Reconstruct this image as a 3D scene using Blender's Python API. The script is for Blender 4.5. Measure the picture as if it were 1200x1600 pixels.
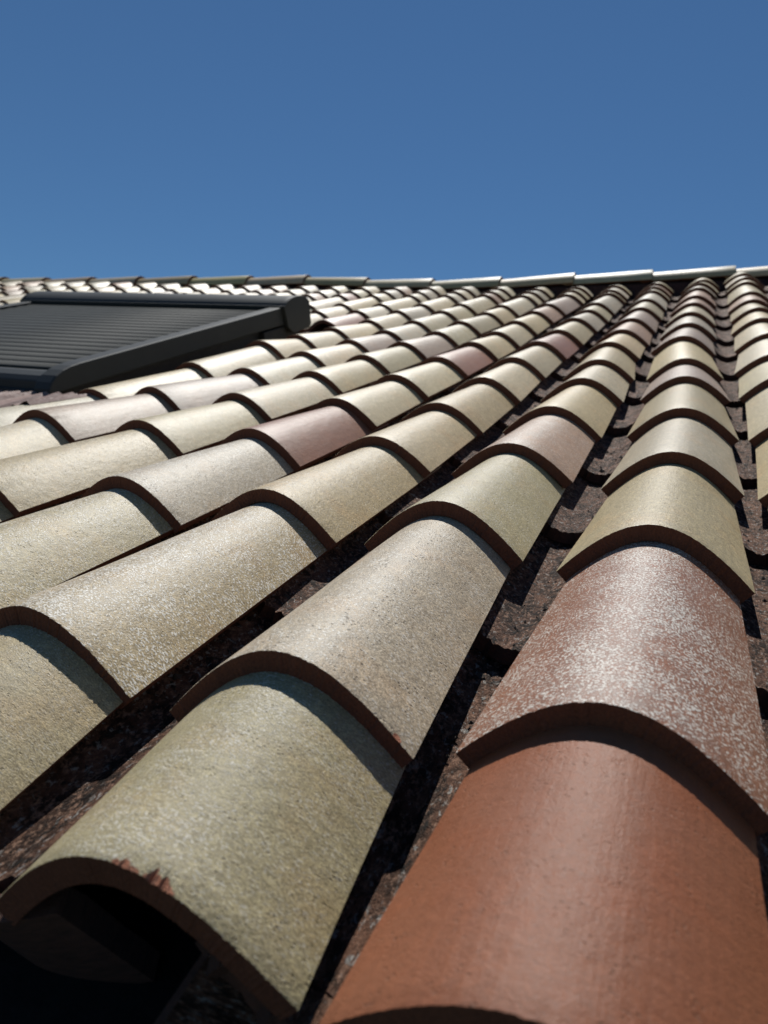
import bpy, math, random
from mathutils import Vector, Matrix

scene = bpy.context.scene
for o in list(bpy.data.objects):
    bpy.data.objects.remove(o)
col = scene.collection

# ------------------------------------------------------------------ frame of the roof
S = 0.22                       # one tile column is 22 cm wide
PITCH = math.radians(18.0)
ROOF = Matrix.Translation((0, 0, 3.0)) @ Matrix.Rotation(PITCH, 4, 'X')
def world(u, v, n):            # u across, v up the slope, n off the slope, in tile columns
    return ROOF @ Vector((u * S, v * S, n * S))

# ------------------------------------------------------------------ camera
cam = bpy.data.cameras.new('camera')
cam_o = bpy.data.objects.new('camera', cam)
col.objects.link(cam_o)
cam.sensor_fit = 'AUTO'; cam.sensor_width = 36.0
cam.lens = 36.0 * 1177.0 / 1600.0
cam.clip_start = 0.02; cam.clip_end = 5000
C_P, C_R, C_Y = -0.28916987, 0.02752726, 0.39413042
Rz = Matrix.Rotation(C_Y, 3, 'Z'); Rx = Matrix.Rotation(C_P, 3, 'X'); Ry = Matrix.Rotation(C_R, 3, 'Y')
M = Rz @ Rx @ Ry
right, fwd, up = M @ Vector((1, 0, 0)), M @ Vector((0, 1, 0)), M @ Vector((0, 0, 1))
RC = Matrix((right, up, -fwd)).transposed().to_4x4()
cam_o.matrix_world = ROOF @ (Matrix.Translation(Vector((0.11947296, -0.43620288, 1.28901957)) * S) @ RC)
cam.dof.use_dof = True
cam.dof.focus_distance = 0.72
cam.dof.aperture_fstop = 8.5
scene.camera = cam_o

# ------------------------------------------------------------------ sky and sun
SUN = (ROOF.to_3x3() @ Vector((-0.22, 1.08, 1.0))).normalized()
SUN_EL = math.asin(SUN.z); SUN_AZ = math.atan2(SUN.x, SUN.y)
w = bpy.data.worlds.new('World'); scene.world = w; w.use_nodes = True
nt = w.node_tree; nt.nodes.clear()
sky = nt.nodes.new('ShaderNodeTexSky'); sky.sky_type = 'NISHITA'; sky.sun_disc = False
sky.sun_elevation = SUN_EL; sky.sun_rotation = SUN_AZ
sky.altitude = 3000; sky.air_density = 1.5; sky.dust_density = 0.0; sky.ozone_density = 10.0
bg = nt.nodes.new('ShaderNodeBackground'); bg.inputs['Strength'].default_value = 0.059
wo = nt.nodes.new('ShaderNodeOutputWorld')
tint = nt.nodes.new('ShaderNodeMix'); tint.data_type = 'RGBA'; tint.blend_type = 'MULTIPLY'; tint.inputs[0].default_value = 1.0
tint.inputs[7].default_value = (0.86, 1.02, 1.02, 1)          # the camera's own rendering of a clear blue
nt.links.new(sky.outputs[0], tint.inputs[6]); nt.links.new(tint.outputs[2], bg.inputs[0]); nt.links.new(bg.outputs[0], wo.inputs[0])
sl = bpy.data.lights.new('sun', 'SUN'); sl.energy = 5.0; sl.angle = math.radians(0.53); sl.color = (1.0, 0.98, 0.93)
so = bpy.data.objects.new('sun', sl); col.objects.link(so)
so.rotation_euler = SUN.to_track_quat('Z', 'Y').to_euler(); so.location = (0, 0, 30)
scene.view_settings.view_transform = 'Standard'; scene.view_settings.look = 'None'
scene.view_settings.exposure = 0.0; scene.view_settings.gamma = 1.0
scene.view_settings.use_curve_mapping = False

# ------------------------------------------------------------------ material helper
class NB:
    def __init__(s, name):
        s.m = bpy.data.materials.new(name); s.m.use_nodes = True
        s.t = s.m.node_tree; s.t.nodes.clear()
        s.out = s.n('ShaderNodeOutputMaterial'); s.p = s.n('ShaderNodeBsdfPrincipled')
        s.l(s.p.outputs[0], s.out.inputs[0])
    def n(s, typ, **kw):
        x = s.t.nodes.new(typ)
        for k, v in kw.items(): setattr(x, k, v)
        return x
    def l(s, a, b): s.t.links.new(a, b)
    def put(s, inp, val):
        if hasattr(val, 'is_linked') or hasattr(val, 'links'): s.l(val, inp)
        elif isinstance(val, tuple) and inp.type == 'RGBA': inp.default_value = (*val, 1) if len(val) == 3 else val
        else: inp.default_value = val
    def noise(s, vec, scale, detail=3, rough=.55, dist=0):
        x = s.n('ShaderNodeTexNoise'); s.l(vec, x.inputs['Vector'])
        x.inputs['Scale'].default_value = scale; x.inputs['Detail'].default_value = detail
        x.inputs['Roughness'].default_value = rough; x.inputs['Distortion'].default_value = dist
        return x.outputs['Fac']
    def vor(s, vec, scale, feature='F1'):
        x = s.n('ShaderNodeTexVoronoi', feature=feature); s.l(vec, x.inputs['Vector']); x.inputs['Scale'].default_value = scale
        return x.outputs['Distance']
    def rng(s, v, a, b, c=0., d=1., smooth=False):
        x = s.n('ShaderNodeMapRange'); x.clamp = True
        if smooth: x.interpolation_type = 'SMOOTHSTEP'
        s.put(x.inputs[0], v)
        for i, q in enumerate((a, b, c, d)): s.put(x.inputs[i + 1], q)
        return x.outputs[0]
    def math(s, op, a, b=0., c=None):
        x = s.n('ShaderNodeMath', operation=op); s.put(x.inputs[0], a); s.put(x.inputs[1], b)
        if c is not None: s.put(x.inputs[2], c)
        return x.outputs[0]
    def mix(s, f, a, b, mode='MIX'):
        x = s.n('ShaderNodeMix', data_type='RGBA', blend_type=mode)
        s.put(x.inputs[0], f); s.put(x.inputs[6], a); s.put(x.inputs[7], b)
        return x.outputs[2]
    def scale(s, colr, f):
        x = s.n('ShaderNodeVectorMath', operation='SCALE'); s.put(x.inputs[0], colr); s.put(x.inputs[3], f); return x.outputs[0]
    def mapping(s, vec, sc, loc=None):
        x = s.n('ShaderNodeMapping'); s.l(vec, x.inputs[0]); x.inputs['Scale'].default_value = sc
        if loc is not None: s.l(loc, x.inputs['Location'])
        return x.outputs[0]
    def attr(s, name):
        x = s.n('ShaderNodeAttribute', attribute_type='OBJECT', attribute_name=name); return x.outputs['Fac']
    def bump(s, h, dist, strength=1., prev=None):
        x = s.n('ShaderNodeBump'); x.inputs['Distance'].default_value = dist; s.put(x.inputs['Strength'], strength); s.l(h, x.inputs['Height'])
        if prev is not None: s.l(prev, x.inputs['Normal'])
        return x.outputs[0]

# ------------------------------------------------------------------ materials
def mat_tile():
    b = NB('fired_clay_slip')
    info = b.n('ShaderNodeObjectInfo'); uv = b.n('ShaderNodeUVMap').outputs[0]
    off = b.math('MULTIPLY', info.outputs['Random'], 37.0)
    cmb = b.n('ShaderNodeCombineXYZ'); 
    for i in range(3): b.l(off, cmb.inputs[i])
    p = b.mapping(uv, (1, 1, 1), cmb.outputs[0])
    ps = b.mapping(uv, (1, .035, 1), cmb.outputs[0])         # drawn out along the tile
    pc = b.mapping(uv, (.74, 1, 1), cmb.outputs[0])           # fleck slightly wider than long
    blotch = b.noise(p, 16, 4, .6); mid = b.noise(p, 70, 4, .6); fine = b.noise(p, 620, 4, .65); grain = b.noise(pc, 1500, 2, .5)
    streak = b.noise(ps, 210, 3, .5)
    c = info.outputs['Color']
    # warm bloom on parts of the slip
    c = b.mix(b.rng(blotch, .50, .66, 0, .35), c, b.mix(1., c, (1.12, .92, .74), 'MULTIPLY'))
    c = b.mix(b.math('MULTIPLY', b.rng(mid, .5, .66, 0, .45), b.attr('grain')), c, b.mix(1., c, (.76, .75, .70), 'MULTIPLY'))
    gr = b.attr('grain')
    c = b.scale(c, b.math('ADD', 1.0, b.math('MULTIPLY', b.rng(fine, .36, .64, -.40, .40), gr)))
    c = b.mix(b.math('MULTIPLY', b.rng(b.noise(p, 130, 3, .6), .50, .68, 0, .65), gr), c, b.mix(1., c, (1.38, 1.39, 1.38), 'MULTIPLY'))
    c = b.scale(c, b.rng(grain, .3, .7, .80, 1.18))
    c = b.scale(c, b.rng(streak, .3, .7, .95, 1.05))
    # pale sprayed flecks, thick in patches
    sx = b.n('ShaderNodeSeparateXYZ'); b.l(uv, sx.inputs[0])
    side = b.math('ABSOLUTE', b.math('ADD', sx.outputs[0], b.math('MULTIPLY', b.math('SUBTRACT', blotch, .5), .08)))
    crown = b.rng(side, .010, .072, 1, 0, True)               # slip sprayed thicker on top, with the crown's sun sheen painted in
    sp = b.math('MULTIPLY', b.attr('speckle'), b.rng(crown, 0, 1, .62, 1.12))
    c = b.mix(b.math('MULTIPLY', b.math('MULTIPLY', crown, b.rng(mid, .35, .65)), b.rng(b.attr('speckle'), 0, 1, .05, .38)), c, (.36, .33, .29))  # grey veil: the crown's silver sheen put into the base colour
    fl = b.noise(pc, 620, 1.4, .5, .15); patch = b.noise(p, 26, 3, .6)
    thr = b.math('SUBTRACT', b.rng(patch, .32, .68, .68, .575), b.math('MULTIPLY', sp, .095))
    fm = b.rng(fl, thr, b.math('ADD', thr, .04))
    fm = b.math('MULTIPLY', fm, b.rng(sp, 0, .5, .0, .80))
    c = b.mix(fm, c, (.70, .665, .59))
    # small dark pits
    pit = b.vor(p, 210); pm = b.noise(p, 42, 2)
    pitm = b.math('MULTIPLY', b.rng(pit, .14, .24, 1, 0), b.rng(pm, .50, .58))
    pitm = b.math('MULTIPLY', pitm, b.attr('pits'))
    c = b.mix(b.math('MULTIPLY', pitm, .62), c, (.10, .08, .055))
    b.l(c, b.p.inputs['Base Color'])
    r = b.rng(fine, .3, .7, .37, .57); b.l(r, b.p.inputs['Roughness'])
    b.p.inputs['Specular IOR Level'].default_value = .36
    h = b.math('ADD', b.math('MULTIPLY', fine, .55), b.math('MULTIPLY', fm, .22))
    h = b.math('SUBTRACT', h, b.math('MULTIPLY', pitm, .8))
    h = b.math('ADD', h, b.math('MULTIPLY', mid, .9))
    h = b.math('ADD', h, b.math('MULTIPLY', streak, b.math('ADD', .15, b.math('MULTIPLY', b.math('SUBTRACT', 1., gr), .35))))
    b.l(b.bump(h, .0011, .8), b.p.inputs['Normal'])
    return b.m

def mat_body():
    b = NB('raw_clay_body')
    info = b.n('ShaderNodeObjectInfo'); tc = b.n('ShaderNodeTexCoord').outputs['Object']
    n1 = b.noise(tc, 60, 4, .6); n2 = b.noise(tc, 480, 4, .65)
    c = b.mix(n1, (.115, .037, .018), (.20, .068, .033))
    c = b.scale(c, b.rng(n2, .3, .7, .7, 1.25))
    b.l(c, b.p.inputs['Base Color']); b.p.inputs['Roughness'].default_value = .85
    b.l(b.bump(n2, .0016, .9), b.p.inputs['Normal'])
    return b.m

def mat_pan():
    b = NB('weathered_clay')
    info = b.n('ShaderNodeObjectInfo'); uv = b.n('ShaderNodeUVMap').outputs[0]
    off = b.math('MULTIPLY', info.outputs['Random'], 53.0)
    cmb = b.n('ShaderNodeCombineXYZ')
    for i in range(3): b.l(off, cmb.inputs[i])
    p = b.mapping(uv, (1, 1, 1), cmb.outputs[0])
    big = b.noise(p, 26, 4, .62); mid = b.noise(p, 140, 5, .68); fine = b.noise(p, 430, 4, .7); lich = b.noise(p, 60, 5, .7, .6)
    c = b.mix(b.rng(big, .40, .64), (.026, .012, .007), (.20, .098, .060))
    c = b.mix(b.rng(mid, .50, .66, 0, .9), c, (.42, .25, .17))
    c = b.mix(b.rng(lich, .56, .62, 0, .92), c, (.022, .019, .016))
    l2 = b.noise(p, 130, 4, .62, .5)
    c = b.mix(b.math('MULTIPLY', b.rng(l2, .57, .64, 0, .85), b.rng(big, .38, .54)), c, (.46, .45, .42))
    c = b.scale(c, b.rng(fine, .28, .72, .45, 1.5))
    b.l(c, b.p.inputs['Base Color']); b.l(b.rng(fine, .3, .7, .6, .9), b.p.inputs['Roughness']); b.p.inputs['Specular IOR Level'].default_value = .22
    h = b.math('ADD', b.math('MULTIPLY', mid, .8), b.math('MULTIPLY', fine, .35))
    h = b.math('SUBTRACT', h, b.rng(lich, .56, .64, 0, .35))
    b.l(b.bump(h, .009, 1.), b.p.inputs['Normal'])
    return b.m

def mat_plain(name, c1, c2, rough=.6, nscale=40, bump=.001, bscale=None, metallic=0., spec=.5, rvar=.1):
    b = NB(name); tc = b.n('ShaderNodeTexCoord').outputs['Object']
    n1 = b.noise(tc, nscale, 4, .6); n2 = b.noise(tc, bscale or nscale * 6, 3, .6)
    b.l(b.mix(b.rng(n1, .3, .7), c1, c2), b.p.inputs['Base Color'])
    b.l(b.rng(n2, .3, .7, rough - rvar, rough + rvar), b.p.inputs['Roughness'])
    b.p.inputs['Metallic'].default_value = metallic; b.p.inputs['Specular IOR Level'].default_value = spec
    if bump: b.l(b.bump(n2, bump, .6), b.p.inputs['Normal'])
    return b.m

FRESH = mat_plain('fresh_clay', (.38, .135, .065), (.48, .20, .11), .8, 120, .002)
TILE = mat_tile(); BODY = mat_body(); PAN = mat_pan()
ALU = mat_plain('anthracite_paint', (.034, .037, .037), (.042, .045, .045), .58, 6, .0002, 900, 0, .22)
SLAT = mat_plain('shutter_paint', (.049, .052, .050), (.056, .059, .056), .72, 5, .0002, 700, 0, .12)
RUBBER = mat_plain('black_rubber', (.012, .012, .013), (.018, .018, .018), .7, 30, .0004)
LEAD = mat_plain('pleated_lead', (.19, .115, .095), (.27, .180, .155), .75, 30, .0008, 150)
VENT = mat_plain('ridge_roll', (.035, .011, .007), (.060, .020, .013), .85, 40, .002)
SHADED = mat_plain('shaded_clay', (.045, .021, .014), (.11, .046, .030), .9, 70, .002)  # old clay, darkened: shade at channel ends and undersides put into the colour
FELT = mat_plain('bitumen_felt', (.010, .0095, .009), (.018, .017, .016), .95, 60, .001, None, 0, .15)
WALL = mat_plain('lime_render', (.62, .56, .46), (.70, .64, .54), .9, 3, .002, 120)
SOIL = mat_plain('dry_ground', (.06, .055, .035), (.045, .05, .025), .95, .4, .01, 6)
GRIT = mat_plain('moss_and_grit', (.018, .017, .013), (.09, .065, .05), .95, 90, .002)

# ------------------------------------------------------------------ object helpers
def link(name, me, mats, parent, loc=None, rot=None):
    o = bpy.data.objects.new(name, me); col.objects.link(o)
    if parent is not None: o.parent = parent
    if loc is not None: o.location = loc
    return o
def mesh(name, verts, faces, mats, mi=None, uvs=None, smooth=None):
    me = bpy.data.meshes.new(name); me.from_pydata([tuple(v) for v in verts], [], faces)
    for m in mats: me.materials.append(m)
    if mi: me.polygons.foreach_set('material_index', mi)
    if uvs:
        lay = me.uv_layers.new(name='UVMap'); flat = []
        for l in me.loops: flat += uvs[l.vertex_index]
        lay.data.foreach_set('uv', flat)
    if smooth is not None: me.polygons.foreach_set('use_smooth', smooth)
    me.update(); return me
# ------------------------------------------------------------------ barrel tiles
W0, H0, TH = 0.8287, 0.2457, 0.070            # chord, rise and thickness in columns
CC = 0.4; KK = H0 / (math.sqrt(CC * CC + W0 * W0 / 4) - CC)      # section of a tile: a hyperbola, round crown and straight flanks
LEN = 1.95; TAPER = 0.17

def tile_mesh(na, nl, seed, jit=.004, chip=None, wav=.0015, length=LEN, flip=False, taper=TAPER, scale=1., R0=None, A0=1.0, mats=None):
    """Half-barrel tile: origin at the middle of its lower edge on the base chord, running along +y.
    flip=True lies it on its back as a channel, floor at z=0 and its narrow end down the slope."""
    rd = random.Random(seed)
    V, F, MI, UV, SM = [], [], [], [], []
    ph = [rd.uniform(0, 6.28) for _ in range(6)]
    th = [-A0 + 2 * A0 * i / na for i in range(na + 1)]
    teeth = [rd.gauss(0, 1) for _ in th]
    kn = [rd.gauss(0, 1) for _ in range(na // 3 + 3)]
    jag = [kn[i // 3] + (kn[i // 3 + 1] - kn[i // 3]) * (i % 3) / 3 for i in range(na + 1)]
    teeth2 = [rd.gauss(0, 1) for _ in th]
    def sc(y): 
        q = y / length
        return scale * ((1 - taper * q) if not flip else (1 - taper * (1 - q)))
    def pt(a, y, d):                           # d = depth below the outer skin
        s = sc(y); wv_ = wav * (math.sin(3 * a + ph[0] + y * 2) + math.sin(y * 5 + ph[1]) * .7)
        if R0:                                 # round section
            r = R0 * s - d + wv_; x = r * math.sin(a); z = r * math.cos(a) - R0 * math.cos(A0) * s; top_ = R0 * (1 - math.cos(A0)) * s
        else:
            q = a * W0 / 2; e = math.sqrt(CC * CC + q * q); g = KK * q / e; m = 1 / math.sqrt(1 + g * g)
            x = q * s - (d - wv_) * g * m; z = (H0 - KK * (e - CC)) * s - (d - wv_) * m; top_ = H0 * s
        if flip: z = top_ - z - TH
        return x, y, z
    def add(p, a, y, du=0):
        V.append((p[0] * S, p[1] * S, p[2] * S)); UV.append((a * (R0 or .49) * S + du, y * S)); return len(V) - 1
    # in a channel the wet side is the inner one
    top_d, bot_d = (0, TH) if not flip else (TH, 0)
    rings = [0.0, .008] + [length * k / nl for k in range(1, nl)] + [length]
    top = []
    for k, y in enumerate(rings):
        row = []
        for i, a in enumerate(th):
            d = top_d; yy = y
            if k == 0:
                d = top_d + (.001 if not flip else -.003) + abs(teeth[i]) * jit * .5; yy = teeth2[i] * jit
            if chip and k <= 1:
                for (c0, c1, dep) in chip:
                    if c0 < a < c1:
                        q = min(1, 5 * (a - c0) / (c1 - c0), 2.2 * (c1 - a) / (c1 - c0)); q = max(.10, q * (1 + .30 * jag[i] + .16 * teeth[i]))
                        if k == 1: yy = y + dep * q
                        else: d += .22 * dep * q; yy += .1 * dep * q
            row.append(add(pt(a, yy, d), a, yy))
        top.append(row)
    def isch(i): return bool(chip) and any(c0 < .5 * (th[i] + th[i + 1]) < c1 for (c0, c1, dep) in chip)
    def quad(a, b, c, d, m, s):
        F.append((a, b, c, d) if not flip else (d, c, b, a)); MI.append(m); SM.append(s)
    for k in range(len(rings) - 1):
        for i in range(na):
            quad(top[k][i], top[k][i + 1], top[k + 1][i + 1], top[k + 1][i], 2 if (k == 0 and isch(i)) else 0, not (k == 0 and isch(i)))
    bot = []
    for y in (0.0, length):
        bot.append([add(pt(a, y + (teeth2[i] * jit if y == 0 else 0), bot_d), a, y, .5) for i, a in enumerate(th)])
    for i in range(na): quad(bot[0][i + 1], bot[0][i], bot[1][i], bot[1][i + 1], 1, True)
    # cut ends, with vertices of their own so that the arris stays crisp
    for (ra, rb, sgn) in ((top[0], bot[0], 1), (top[-1], bot[1], -1)):
        a_ = [add([q / S for q in V[j]], th[i], 0, .9) for i, j in enumerate(ra)]
        b_ = [add([q / S for q in V[j]], th[i], TH, .9) for i, j in enumerate(rb)]
        for i in range(na):
            if sgn > 0: quad(a_[i + 1], a_[i], b_[i], b_[i + 1], 1, False)
            else: quad(a_[i], a_[i + 1], b_[i + 1], b_[i], 1, False)
    # long edges
    for (i, sgn) in ((0, 1), (na, -1)):
        up_ = [add([q / S for q in V[r[i]]], 0, rings[k], .7) for k, r in enumerate(top)]
        dn = [add([q / S for q in V[bot[k][i]]], TH, 0, .7) for k in (0, 1)]
        loop = up_ + [dn[1], dn[0]]
        if (sgn < 0) != flip: loop = loop[::-1]
        F.append(tuple(loop)); MI.append(1); SM.append(False)
    return mesh('cover_tile' if not flip else 'pan_tile', V, F, mats or ([TILE, BODY, FRESH] if not flip else [PAN, SHADED]), MI, UV, SM)

# measured places of the rows (up the slope) and of single tiles (across, up, off the slope)
V_ROWS=[0.45, 1.314, 2.911, 4.409, 5.853, 7.446, 8.932, 10.524, 12.052, 13.594, 15.331, 16.698, 18.589, 19.364, 20.201]
ADJ={(-6,4):(0.065,0.086,-0.002,0),(-6,5):(0.101,0.265,0.052,0),(-6,6):(0.13,0.426,0.137,0),(-6,7):(0.031,0.142,0.077,0),(-5,3):(-0.15,0.021,0.067,0),(-5,4):(-0.131,0.081,0.042,0),(-5,5):(0.024,0.052,0.026,0),(-5,6):(0.027,0.077,0.039,0),(-4,2):(-0.084,-0.077,0.009,0),(-4,3):(-0.055,0.03,0.015,0.008),(-4,4):(-0.069,0.024,0.016,0),(-4,5):(-0.054,0.031,0.011,0),(-4,6):(-0.05,0.037,0.014,0),(-4,7):(-0.069,-0.005,0.001,0),(-4,8):(-0.033,0.001,-0.013,0),(-4,9):(-0.063,-0.005,-0.007,0),(-4,10):(-0.026,-0.023,-0.026,0),(-3,2):(0.055,0,-0.003,0.022),(-3,3):(0.037,-0.022,-0.004,0.017),(-3,4):(0.04,0.005,0.002,0),(-3,5):(0.008,-0.025,-0.003,0),(-3,6):(0.021,0.005,0.001,0),(-3,7):(0.022,0.006,0.003,0),(-3,8):(0.01,-0.022,-0.013,0),(-3,9):(-0.013,-0.01,-0.006,0),(-3,10):(-0.023,-0.026,-0.01,0),(-3,11):(-0.006,-0.002,-0.004,0),(-3,12):(0.088,0.033,0.002,0),(-3,13):(0.061,0.063,0.022,0),(-2,1):(0.055,-0.025,0.002,0.023),(-2,2):(0.041,-0.001,0.001,0.011),(-2,3):(0.051,0.002,-0.002,-0.003),(-2,4):(0.045,-0.021,-0.005,0),(-2,5):(0.03,-0.037,-0.013,0),(-2,6):(0.007,-0.004,0.002,0),(-2,7):(0.005,0.009,0.01,0),(-2,8):(0.022,-0.007,0.004,0),(-2,9):(0.033,0.042,0.023,0),(-2,10):(0.042,-0.021,-0.007,0),(-2,11):(0.008,-0.022,-0.007,0),(-2,12):(0.061,-0.002,-0.004,0),(-2,13):(0.018,-0.007,-0.003,0),(-2,14):(0.036,0.015,0.008,0),(-1,0):(0.068,0.115,-0.112,0.024),(-1,1):(0.056,-0.033,0.002,0.027),(-1,2):(0.02,0.004,0.005,0.02),(-1,3):(0.026,-0.003,-0.001,-0.007),(-1,4):(0.04,-0.018,-0.008,0),(-1,5):(0.059,-0.021,-0.009,0),(-1,6):(0.047,-0.042,-0.018,0),(-1,7):(-0.017,-0.019,-0.007,0),(-1,8):(0.01,-0.025,-0.011,0),(-1,9):(0.012,-0.014,-0.005,0),(-1,10):(0.028,-0.006,-0.005,0),(-1,11):(0.029,0.033,0.015,0),(-1,12):(0.023,-0.004,-0.002,0),(-1,13):(0.014,0.003,0.003,0),(-1,14):(0.028,-0.003,-0.003,0),(0,0):(-0.03,0.06,-0.065,-0.02),(0,1):(-0.014,0.042,-0.002,0.004),(0,2):(0.013,-0.048,-0.006,0.017),(0,3):(0.034,-0.056,-0.011,0.01),(0,4):(0.058,0.004,-0.001,0),(0,5):(0.036,0.078,-0,0),(0,6):(0.002,-0,-0.018,0),(0,7):(-0.07,0.1,0.035,0),(0,8):(-0.04,0.12,0.035,0),(0,9):(-0.046,0.076,0.04,0),(0,10):(-0.033,0.037,0.017,0),(0,11):(-0.017,0.028,0.01,0),(0,12):(0.011,-0.038,-0.023,0),(0,13):(0.03,-0.01,-0.006,0),(0,14):(0.088,-0.023,-0.014,0),(1,3):(-0.066,-0.079,-0.018,0),(1,4):(-0.054,-0.01,-0.003,0),(1,5):(-0.067,0.074,0.025,0),(1,6):(-0.066,0.05,0.018,0),(1,7):(-0.028,0.098,0.043,0),(1,8):(-0.033,0.132,0.062,0),(1,9):(-0.014,0.087,0.05,0),(1,10):(-0.021,0.007,0.004,0),(1,11):(-0.002,-0.004,-0.001,0)}

KC = 0.0025933
GT = [(-30, .6), (-24, .52), (-19.3, .4), (-13, .15), (-8.6, 0), (-5, -.08), (-4, -.113), (-3, -.126), (-2, -.111), (-1, -.07), (0, 0), (1, .097), (2, .2), (4, .4)]
def interp(x, tab):
    if x <= tab[0][0]: return tab[0][1]
    for (a, fa), (b_, fb) in zip(tab, tab[1:]):
        if x <= b_: return fa + (fb - fa) * (x - a) / (b_ - a)
    return tab[-1][1]
def surf(u, v): return KC * v * v + (v / 20) ** 2 * interp(u, GT)

rnd = random.Random(7)
roof = bpy.data.objects.new('tiled_roof', None); col.objects.link(roof)
roof.matrix_world = ROOF
roof['label'] = 'sunlit sloping roof of beige and terracotta barrel tiles up to a ridge'
roof['category'] = 'roof'; roof['kind'] = 'thing'

COLS = range(-25, 3)
LIP = {}; HS = {}
for c in COLS:
    for j in range(-1, len(V_ROWS)):
        v0 = V_ROWS[j] if j >= 0 else V_ROWS[0] - 1.45
        if (c, j) in ADJ: a = ADJ[(c, j)][:3]; HS[(c, j)] = 1 + ADJ[(c, j)][3] / H0
        elif (c, j - 1) in ADJ and j > 4: q = ADJ[(c, j - 1)]; a = (q[0] + rnd.gauss(0, .012), rnd.gauss(0, .03), q[2] * .6 + rnd.gauss(0, .004))
        else: a = ((.03 if c < 0 else -.03) + rnd.gauss(0, .016), rnd.gauss(0, .035), rnd.gauss(0, .004))
        if j == 0 and (c, j) not in ADJ: a = (a[0], .09 + a[1], -.095)
        u, v = c + a[0], v0 + a[1]
        LIP[(c, j)] = Vector((u, v, surf(c, v) + a[2]))

def place(o, O, T, roll=0.):
    y = (T - O).normalized(); x = y.cross(Vector((0, 0, 1))).normalized(); z = x.cross(y)
    m = Matrix((x, y, z)).transposed().to_4x4() @ Matrix.Rotation(roll, 4, 'Y')
    o.location = O * S; o.rotation_euler = m.to_euler()

# slip colours: albedo of each kind of tile
TAN = (.362, .284, .154); OLIVE = (.350, .285, .158); CREAM = (.445, .363, .222); GREY = (.352, .289, .194); PALE = (.440, .376, .258)
PINK = (.335, .212, .132); ROSE = (.250, .118, .072); MAUVE = (.300, .218, .156); RED = (.215, .092, .050); TERRA = (.242, .084, .036); YEL = (.450, .350, .186)
LOOK = {
 (0, 0): (TERRA, 0, .5), (0, 1): (RED, 1., .1), (0, 2): (TAN, .12, .6), (0, 3): (GREY, .2, .3), (0, 4): (TAN, .15, .2), (0, 5): (MAUVE, .3, .1), (0, 6): (YEL, 0, .1), (0, 7): (MAUVE, .2, .1), (0, 8): (GREY, .2, 0), (0, 9): (CREAM, 0, 0), (0, 10): (PINK, 0, 0), (0, 11): (PINK, .2, 0), (0, 12): (GREY, .2, 0),
 (-1, 0): (OLIVE, .38, .9), (-1, 1): (GREY, .42, 1.), (-1, 2): (OLIVE, .45, .8), (-1, 3): (PINK, .6, .3), (-1, 4): (YEL, .1, .2), (-1, 5): (CREAM, .2, .1), (-1, 6): (TAN, .1, .1), (-1, 7): (YEL, 0, 0), (-1, 8): (PINK, .1, 0), (-1, 9): (MAUVE, .1, 0), (-1, 10): (OLIVE, .2, 0), (-1, 11): (PALE, .2, 0),
 (-2, 0): (OLIVE, .3, .8), (-2, 1): (TAN, 1., .4), (-2, 2): (TAN, .25, .6), (-2, 3): (TAN, .1, .5), (-2, 4): (TAN, .1, .3), (-2, 5): (CREAM, .1, .1), (-2, 6): (CREAM, .1, .1), (-2, 7): (ROSE, .1, 0), (-2, 8): (TAN, .1, 0), (-2, 9): (GREY, .1, 0), (-2, 10): (OLIVE, .1, 0), (-2, 11): (GREY, .1, 0),
 (-3, 1): (OLIVE, .65, .6), (-3, 2): (GREY, .6, .5), (-3, 3): (ROSE, .05, 0), (-3, 4): (CREAM, .05, .3), (-3, 5): (CREAM, .2, 0), (-3, 6): (ROSE, .1, 0), (-3, 7): (YEL, .1, 0), (-3, 8): (CREAM, 0, 0), (-3, 9): (YEL, 0, 0), (-3, 10): (PINK, 0, 0), (-3, 11): (MAUVE, .1, 0),
 (-4, 1): (TAN, .3, .3), (-4, 2): (TAN, .25, .4), (-4, 3): (OLIVE, .2, .2), (-4, 4): (CREAM, .4, .1), (-4, 5): (TAN, .1, .1), (-4, 6): (OLIVE, .1, 0),
 (-5, 2): (CREAM, .6, .1), (-5, 3): (MAUVE, .1, .1), (-5, 4): (MAUVE, .35, 0), (-5, 5): (PALE, .2, 0), (-5, 6): (CREAM, 0, 0), (-5, 7): (MAUVE, 0, 0),
 (1, 1): (OLIVE, .2, .3), (1, 2): (TAN, .2, .3), (1, 3): (TAN, .1, .1), (1, 4): (CREAM, .1, 0), (1, 5): (CREAM, 0, 0), (1, 6): (PALE, .1, 0), (1, 7): (CREAM, .1, 0), (1, 8): (YEL, 0, 0), (1, 9): (TAN, 0, 0), (1, 10): (PINK, 0, 0),
 (-6, 3): (PALE, .3, .1), (-6, 4): (CREAM, .1, 0), (-6, 5): (CREAM, 0, 0), (-6, 6): (CREAM, 0, 0),
}
PLABEL = {(0, 0): 'plain smooth terracotta tile at the bottom right', (0, 1): 'red tile thickly flecked with white', (-1, 0): 'olive beige tile with a chipped front edge over a dark opening',
          (-2, 1): 'beige tile frosted with white flecks', (-3, 3): 'smooth pinkish brown tile', (-5, 3): 'smooth mauve tile', (-1, 3): 'pink tile with pale flecks', (-2, 7): 'rosy red tile among beige ones'}
WEIGHTS = [(TAN, 4), (OLIVE, 3), (CREAM, 5), (GREY, 4), (PALE, 4), (PINK, 2), (MAUVE, 2), (YEL, 2), (ROSE, .6)]
pool = [k for k, wgt in WEIGHTS for _ in range(int(wgt * 5))]

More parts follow.
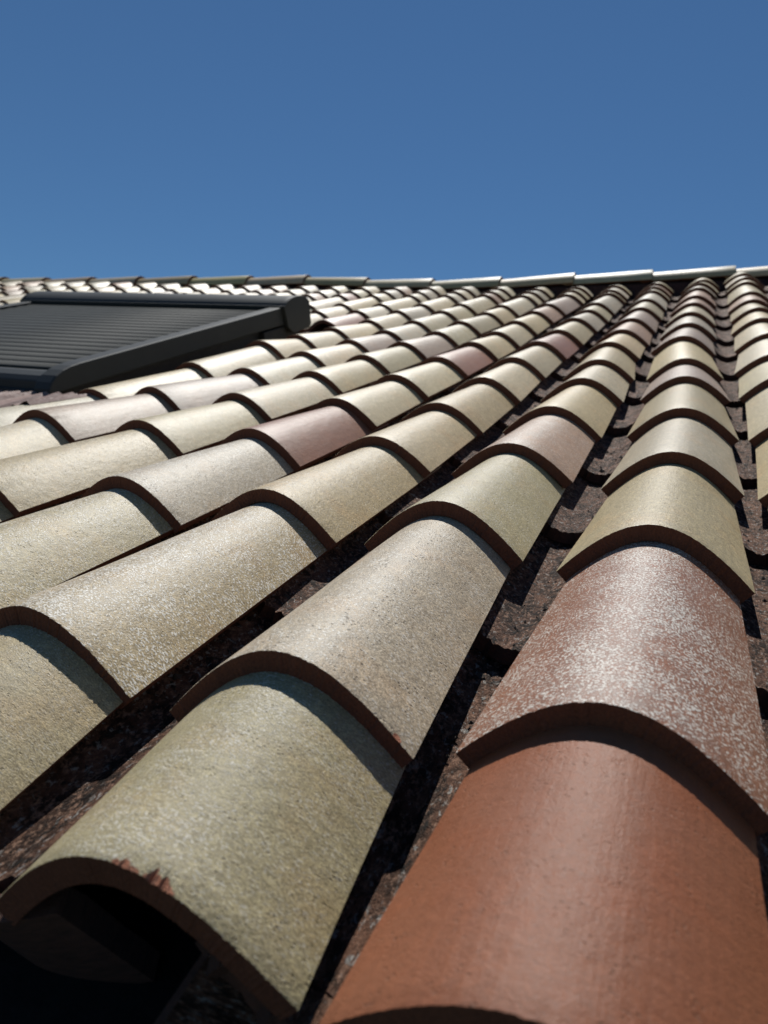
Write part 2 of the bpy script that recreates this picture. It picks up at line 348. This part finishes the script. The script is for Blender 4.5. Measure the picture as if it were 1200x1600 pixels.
LOW = [tile_mesh(18, 3, 100 + i, .0015) for i in range(6)]
MID = [tile_mesh(48, 6, 200 + i, .0014) for i in range(8)]
LOWP = [tile_mesh(10, 2, 300 + i, .008, flip=True, scale=.86) for i in range(4)]
MIDP = [tile_mesh(28, 5, 400 + i, .010, flip=True, wav=.004, scale=.86) for i in range(6)]
WIN_U = (-13.0, -6.5); WIN_V = (5.0, 12.35)

def hidden_by_window(c, v): return WIN_U[0] < c < WIN_U[1] and WIN_V[0] < v + .2 and v < WIN_V[1] - .2
def wanted(c, v):
    if c < -13 and v < 9: return False
    if c < -9 and v < 2.5: return False
    return True

NEAR = {(0, 0), (0, 1), (0, 2), (-1, 0), (-1, 1), (-1, 2), (-2, 0), (-2, 1), (-2, 2), (-3, 1), (-3, 2), (1, 1), (1, 2)}
for c in COLS:
    for j in range(0, len(V_ROWS)):
        O = LIP[(c, j)]
        if not wanted(c, O.y) or hidden_by_window(c, O.y): continue
        if (c, j) in NEAR:
            chip = [(.02, .185, .019), (.205, .375, .040)] if (c, j) == (-1, 0) else [(.85, .91, .012)] if (c, j) == (-1, 1) else None
            me = tile_mesh(260 if (c, j) == (-1, 0) else 110, 16, 500 + c * 31 + j, .0013, chip, taper=.11 if (j == 0 and c < 0) else TAPER)
        elif O.y < 8 and c > -7: me = MID[(c * 5 + j * 3) % len(MID)]
        else: me = LOW[(c * 5 + j * 3) % len(LOW)]
        o = link('cover_tile', me, None, roof)
        N = LIP.get((c, j + 1)); last = N is None or (WIN_U[0] < c < WIN_U[1] and O.y < WIN_V[0] < N.y)
        if last:
            N = Vector((O.x, O.y + .85, surf(c, O.y + .85)))
        sp = (N - O).length
        ys = 1.0
        if sp < 1.25: ys = (sp + .34) / LEN
        if last and j == len(V_ROWS) - 1: ys = .95 / LEN
        if sp > 1.7: ys = (sp + .22) / LEN
        k = 1 - TAPER * min(1, sp / (LEN * ys))
        zs = HS.get((c, j), 1.0); zn = HS.get((c, j + 1), 1.0)
        T = Vector((N.x, N.y, N.z + (H0 - TH) * zn - .003 - H0 * k * zs))
        place(o, O, T, rnd.gauss(0, .013))
        o.scale = (1, ys, zs)
        colr, spk, pits = LOOK.get((c, j), (None, 0, 0))
        if colr is None:
            colr = rnd.choice(pool); spk = rnd.choice((0, .1, .2, .5)); pits = rnd.choice((0, .2, .6))
        f = 1 + rnd.gauss(0, .05)
        o.color = (*[q * f * (1 + rnd.gauss(0, .010)) for q in colr], 1)
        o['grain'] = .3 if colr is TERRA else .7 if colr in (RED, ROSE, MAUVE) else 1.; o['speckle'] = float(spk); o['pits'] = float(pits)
        if (c, j) in PLABEL: o['label'] = PLABEL[(c, j)]

# channel tiles lying on their backs between the columns
PAN_N = -0.13
for c in COLS:
    rows = [(.64 if j == 0 else (V_ROWS[j] - .66)) for j in range(len(V_ROWS)) if j != 13]
    P = []
    for v in rows:
        a = LIP[(c, 5)].x - c if c > -6 else 0
        P.append(Vector((c + .5 + a * .4 + rnd.gauss(0, .014), v + rnd.gauss(0, .04), surf(c + .5, v) + PAN_N - (.04 if v < 1 else 0) + rnd.gauss(0, .006))))
    P.append(Vector((c + .5, 20.75, surf(c + .5, 20.75) + PAN_N)))
    for j in range(len(P) - 1):
        O, N = P[j], P[j + 1]
        if not wanted(c, O.y) or (WIN_U[0] - .4 < c + .5 < WIN_U[1] and WIN_V[0] < O.y + .5 and O.y < WIN_V[1] - .2): continue
        me = MIDP[(c + j * 3) % 6] if O.y < 9 and c > -5 else LOWP[(c + j) % 4]
        o = link('pan_tile', me, None, roof)
        sp = (N - O).length
        place(o, O, Vector((N.x, N.y, N.z - TH - .004)), rnd.gauss(0, .012))
        o.scale = (1, (sp + .3) / LEN, 1)

# ------------------------------------------------------------------ ridge
CAPS = [(2.85, 1.62), (.83, 1.58), (-1.14, 1.55), (-3.14, 1.53), (-5.18, 1.49), (-7.22, 1.50), (-9.31, 1.59), (-11.31, 1.73), (-13.39, 1.77), (-15.56, 1.83), (-17.74, 1.88), (-19.83, 1.92), (-21.95, 1.96), (-23.97, 2.04), (-26.0, 2.08), (-28.0, 2.12)]
RV = 21.45; CAPH = .37
capm = [tile_mesh(20, 4, 700 + i, .004, length=2.25, taper=.15, R0=.46, A0=math.radians(80)) for i in range(3)]
CAPCOL = [CREAM, TAN, CREAM, YEL, TAN]
for i in range(len(CAPS) - 1):
    (u0, n0), (u1, n1) = CAPS[i], CAPS[i + 1]
    o = link('ridge_tile', capm[i % 3], None, roof)
    O = Vector((u0, RV, n0 - CAPH)); E = Vector((u1, RV, n1 - CAPH - .03))
    place(o, O, E, PITCH + rnd.gauss(0, .015))
    cc = CAPCOL[i % 5]; o.color = (*[q * (1 + rnd.gauss(0, .04)) for q in cc], 1)
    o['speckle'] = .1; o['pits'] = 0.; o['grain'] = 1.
# vent roll under the caps: a pleated strip that drops onto the tiles
def strip():
    V, F = [], []
    n = 30 * 16
    for i in range(n + 1):
        u = -26.5 + 30 * i / n
        tops = [(c_, n_) for c_, n_ in reversed(CAPS)]
        t = interp(u, tops) - CAPH - .01
        b_ = surf(u, 20.85) - .24
        w_ = .025 * math.sin(u * 50) + .012 * math.sin(u * 13)
        for (v, z) in ((21.46, t + .15), (21.03 + w_, t + .02), (20.93 + w_, .5 * (t + b_)), (20.82 + w_, b_)):
            V.append((u * S, v * S, z * S))
    for i in range(n):
        for k in range(3): a = i * 4 + k; F.append((a, a + 1, a + 5, a + 4))
    return mesh('ridge_vent', V, F, [VENT])
link('ridge_vent', strip(), None, roof)

# boarding and felt under the tiles, the far slope and the house below
def deck():
    V, F = [], []
    us = [-30 + i for i in range(36)]; vs = [.05 + i * 21.3 / 12 for i in range(13)]
    for v in vs:
        for u in us: V.append((u * S, v * S, (surf(u, v) - .42) * S))
    k = len(us)
    for r in range(12):
        for i in range(k - 1): a = r * k + i; F.append((a, a + 1, a + k + 1, a + k))
    # far slope drops behind the ridge
    b0 = len(V)
    for u in us:
        V.append((u * S, 21.45 * S, (surf(u, 21.35) - .25) * S))
    for u in us:
        v2 = 21.45 * S + math.cos(2 * PITCH) * 4.6; V.append((u * S, v2, (surf(u, 21.35) - .25) * S - math.sin(2 * PITCH) * 4.6))
    for i in range(k - 1):
        F.append((12 * k + i, 12 * k + i + 1, b0 + i + 1, b0 + i)); F.append((b0 + i, b0 + i + 1, b0 + k + i + 1, b0 + k + i))
    return mesh('roof_deck', V, F, [FELT])
link('roof_deck', deck(), None, roof)
def box(x0, x1, y0, y1, z0, z1):
    V = [(x, y, z) for z in (z0, z1) for y in (y0, y1) for x in (x0, x1)]
    F = [(0, 2, 3, 1), (4, 5, 7, 6), (0, 1, 5, 4), (1, 3, 7, 5), (3, 2, 6, 7), (2, 0, 4, 6)]
    return V, F
wv, wf = box(-29 * S, 4 * S, .35, 8.6, 0, 2.75)
wl = link('wall', mesh('wall', wv, wf, [WALL]), None, roof); wl.matrix_parent_inverse = ROOF.inverted()
gv = [(-2000, -2000, 0), (2000, -2000, 0), (2000, 2000, 0), (-2000, 2000, 0)]
g = link('ground', mesh('ground', gv, [(0, 1, 2, 3)], [SOIL]), None, None); g['kind'] = 'structure'

# ------------------------------------------------------------------ roof window with its roller shutter closed
WB = Vector((-6.6, 6.0, .487)); WW = 5.88
ex = (Vector((-6.6, 11.3, 1.006)) - Vector((-12.48, 11.3, 1.218))).normalized()
ey = Vector((0, 1, .098)); ey = (ey - ex * ey.dot(ex)).normalized(); ez = ex.cross(ey)
win = bpy.data.objects.new('roof_window', None); col.objects.link(win)
win.matrix_world = ROOF @ (Matrix.Translation(WB * S) @ Matrix((ex, ey, ez)).transposed().to_4x4())
win['label'] = 'dark grey roof window with its slatted roller shutter closed'
win['category'] = 'roof window'; win['kind'] = 'thing'
def prism(name, prof_yz, x0, x1, m, parent, smooth=False):
    k = len(prof_yz)
    V = [(x * S, y * S, z * S) for x in (x0, x1) for (y, z) in prof_yz]
    F = [tuple(range(k))[::1], tuple(range(2 * k - 1, k - 1, -1))]
    for i in range(k): a, b_ = i, (i + 1) % k; F.append((b_, a, a + k, b_ + k))
    me = mesh(name, V, F, [m]); 
    import bmesh
    bm = bmesh.new(); bm.from_mesh(me); bmesh.ops.recalc_face_normals(bm, faces=bm.faces); bm.to_mesh(me); bm.free()
    return link(name, me, None, parent)
def bevel(o, wdt, seg=2):
    md = o.modifiers.new('bevel', 'BEVEL'); md.width = wdt * S; md.segments = seg; md.limit_method = 'ANGLE'; md.angle_limit = math.radians(35)
rail = [(0, -.27), (5.40, -.30), (5.40, 0), (.55, 0), (.40, -.008), (.27, -.03), (.15, -.07), (.06, -.13), (.01, -.20)]
for x0 in (-.24, -WW): bevel(prism('side_rail', rail, x0, x0 + .24, ALU, win), .022, 3)
frame = [(.18, -.78), (6.15, -.80), (6.15, -.32), (.18, -.30)]
prism('window_frame', frame, -WW + .12, -.12, RUBBER, win)
# slats
p0, pitch = .42, .262
ns = 19
def slat_mesh():
    pr = [(0, -.080), (.004, -.060), (.04, -.052), (.12, -.047), (.20, -.050), (.251, -.058), (.257, -.080)]
    x0, x1 = -WW + .22, -.22; k = len(pr)
    V = [(x * S, y * S, z * S) for x in (x0, x1) for (y, z) in pr]
    F = [(i, i + k, i + k + 1, i + 1) for i in range(k - 1)] + [tuple(range(k)), tuple(range(2 * k - 1, k - 1, -1)), (k - 1, 2 * k - 1, k, 0)]
    return mesh('shutter_slat', V, F, [SLAT], None, None, [True] * (k - 1) + [False] * 3)
sm = slat_mesh()
for i in range(ns):
    o = link('shutter_slat', sm, None, win, (0, (p0 + i * pitch) * S, 0))
bevel(prism('bottom_bar', [(.06, -.26), (.40, -.26), (.40, -.075), (.30, -.066), (.16, -.085), (.09, -.13)], -WW + .245, -.245, ALU, win), .012)
bevel(prism('bottom_trim', [(.0, -.34), (.14, -.34), (.14, -.215), (.03, -.225)], -WW + .26, -.26, RUBBER, win), .01)
hb = [(5.36, -.03), (5.36, .03)] + [(5.80 + .47 * math.cos(math.radians(a)) * (1 if a < 90 else .94), -.06 + (.20 * math.sin(math.radians(a)) ** .8)) for a in range(160, 5, -14)] + [(6.28, -.10), (6.28, -.40), (6.20, -.46), (5.62, -.46), (5.44, -.34)]
hbx = prism('shutter_box', hb, -WW - .02, .0, ALU, win); bevel(hbx, .012)
def grow(pr, d):
    cy = sum(p[0] for p in pr) / len(pr); cz = sum(p[1] for p in pr) / len(pr)
    return [(cy + (y - cy) * (1 + d), cz + (z - cz) * (1 + d)) for y, z in pr]
for (x0, x1) in ((.004, .07), (-WW - .09, -WW - .024)):
    bevel(prism('end_cap', grow(hb, .02), x0, x1, ALU, hbx), .02, 3)
for x0 in (-.16, -WW + .04): bevel(prism('support_block', [(4.75, -.55), (5.5, -.58), (5.5, -.33), (4.75, -.33)], x0, x0 + .14, RUBBER, win), .01)

# pleated apron over the tiles below the window
def tile_top(u, v):
    return surf(u, v) + .085 + .10 * math.cos(2 * math.pi * (u - .03))
def apron():
    V, F = [], []
    nu, nv = 7 * 56, 8
    inv = (Matrix.Translation(WB) @ Matrix((ex, ey, ez)).transposed().to_4x4()).inverted()
    for i in range(nu + 1):
        u = -12.9 + 7.0 * i / nu
        for k in range(nv + 1):
            q = k / nv; v = 5.05 + 1.0 * q + .03 * math.sin(u * 4)
            hi = surf(u, v) + .15
            z = (1 - q ** 1.3) * (tile_top(u, v) + .03) + q ** 1.3 * hi
            s = (u * 5.6) % 1.0
            z += .06 * (s if s < .75 else (1 - s) * 3) * (1 - .3 * q)
            p = inv @ Vector((u, v, z)); V.append(p * S)
    for i in range(nu):
        for k in range(nv): a = i * (nv + 1) + k; F.append((a, a + nv + 1, a + nv + 2, a + 1))
    return mesh('flashing_apron', V, F, [LEAD])
link('flashing_apron', apron(), None, win)

# moss, grit and crumbs of mortar that collect in the channels
def grit():
    rg = random.Random(11); V, F = [], []
    for q in range(520):
        c = rg.choice((-3, -2, -1, -1, 0, 0, 1)); v = rg.uniform(0.2, 1) ** 1.4 * 9 + .55
        x = rg.gauss(0, .09); u = c + .5 + x
        r = rg.choice((.006, .008, .010, .014, .02)) * rg.uniform(.7, 1.3)
        fl = [vv - .66 for vv in V_ROWS if vv - .66 <= v]; base = max(fl) if fl else .5
        nxt = min([vv - .66 for vv in V_ROWS if vv - .66 > v])
        z = surf(u, v) + PAN_N - (TH + .004) * (v - base) / (nxt - base) + .003 + KK * (math.sqrt(.27 ** 2 + x * x) - .27)
        b0 = len(V)
        for k in range(6):
            a = k * math.pi / 3; s = r * rg.uniform(.6, 1.3)
            V.append(((u + s * math.cos(a)) * S, (v + s * math.sin(a) * 1.2) * S, (z - .004) * S))
        V.append((u * S, v * S, (z + r * rg.uniform(.4, .9)) * S))
        for k in range(6): F.append((b0 + k, b0 + (k + 1) % 6, b0 + 6))
    return mesh('channel_grit', V, F, [GRIT])
gr = link('channel_grit', grit(), None, roof); gr['kind'] = 'stuff'
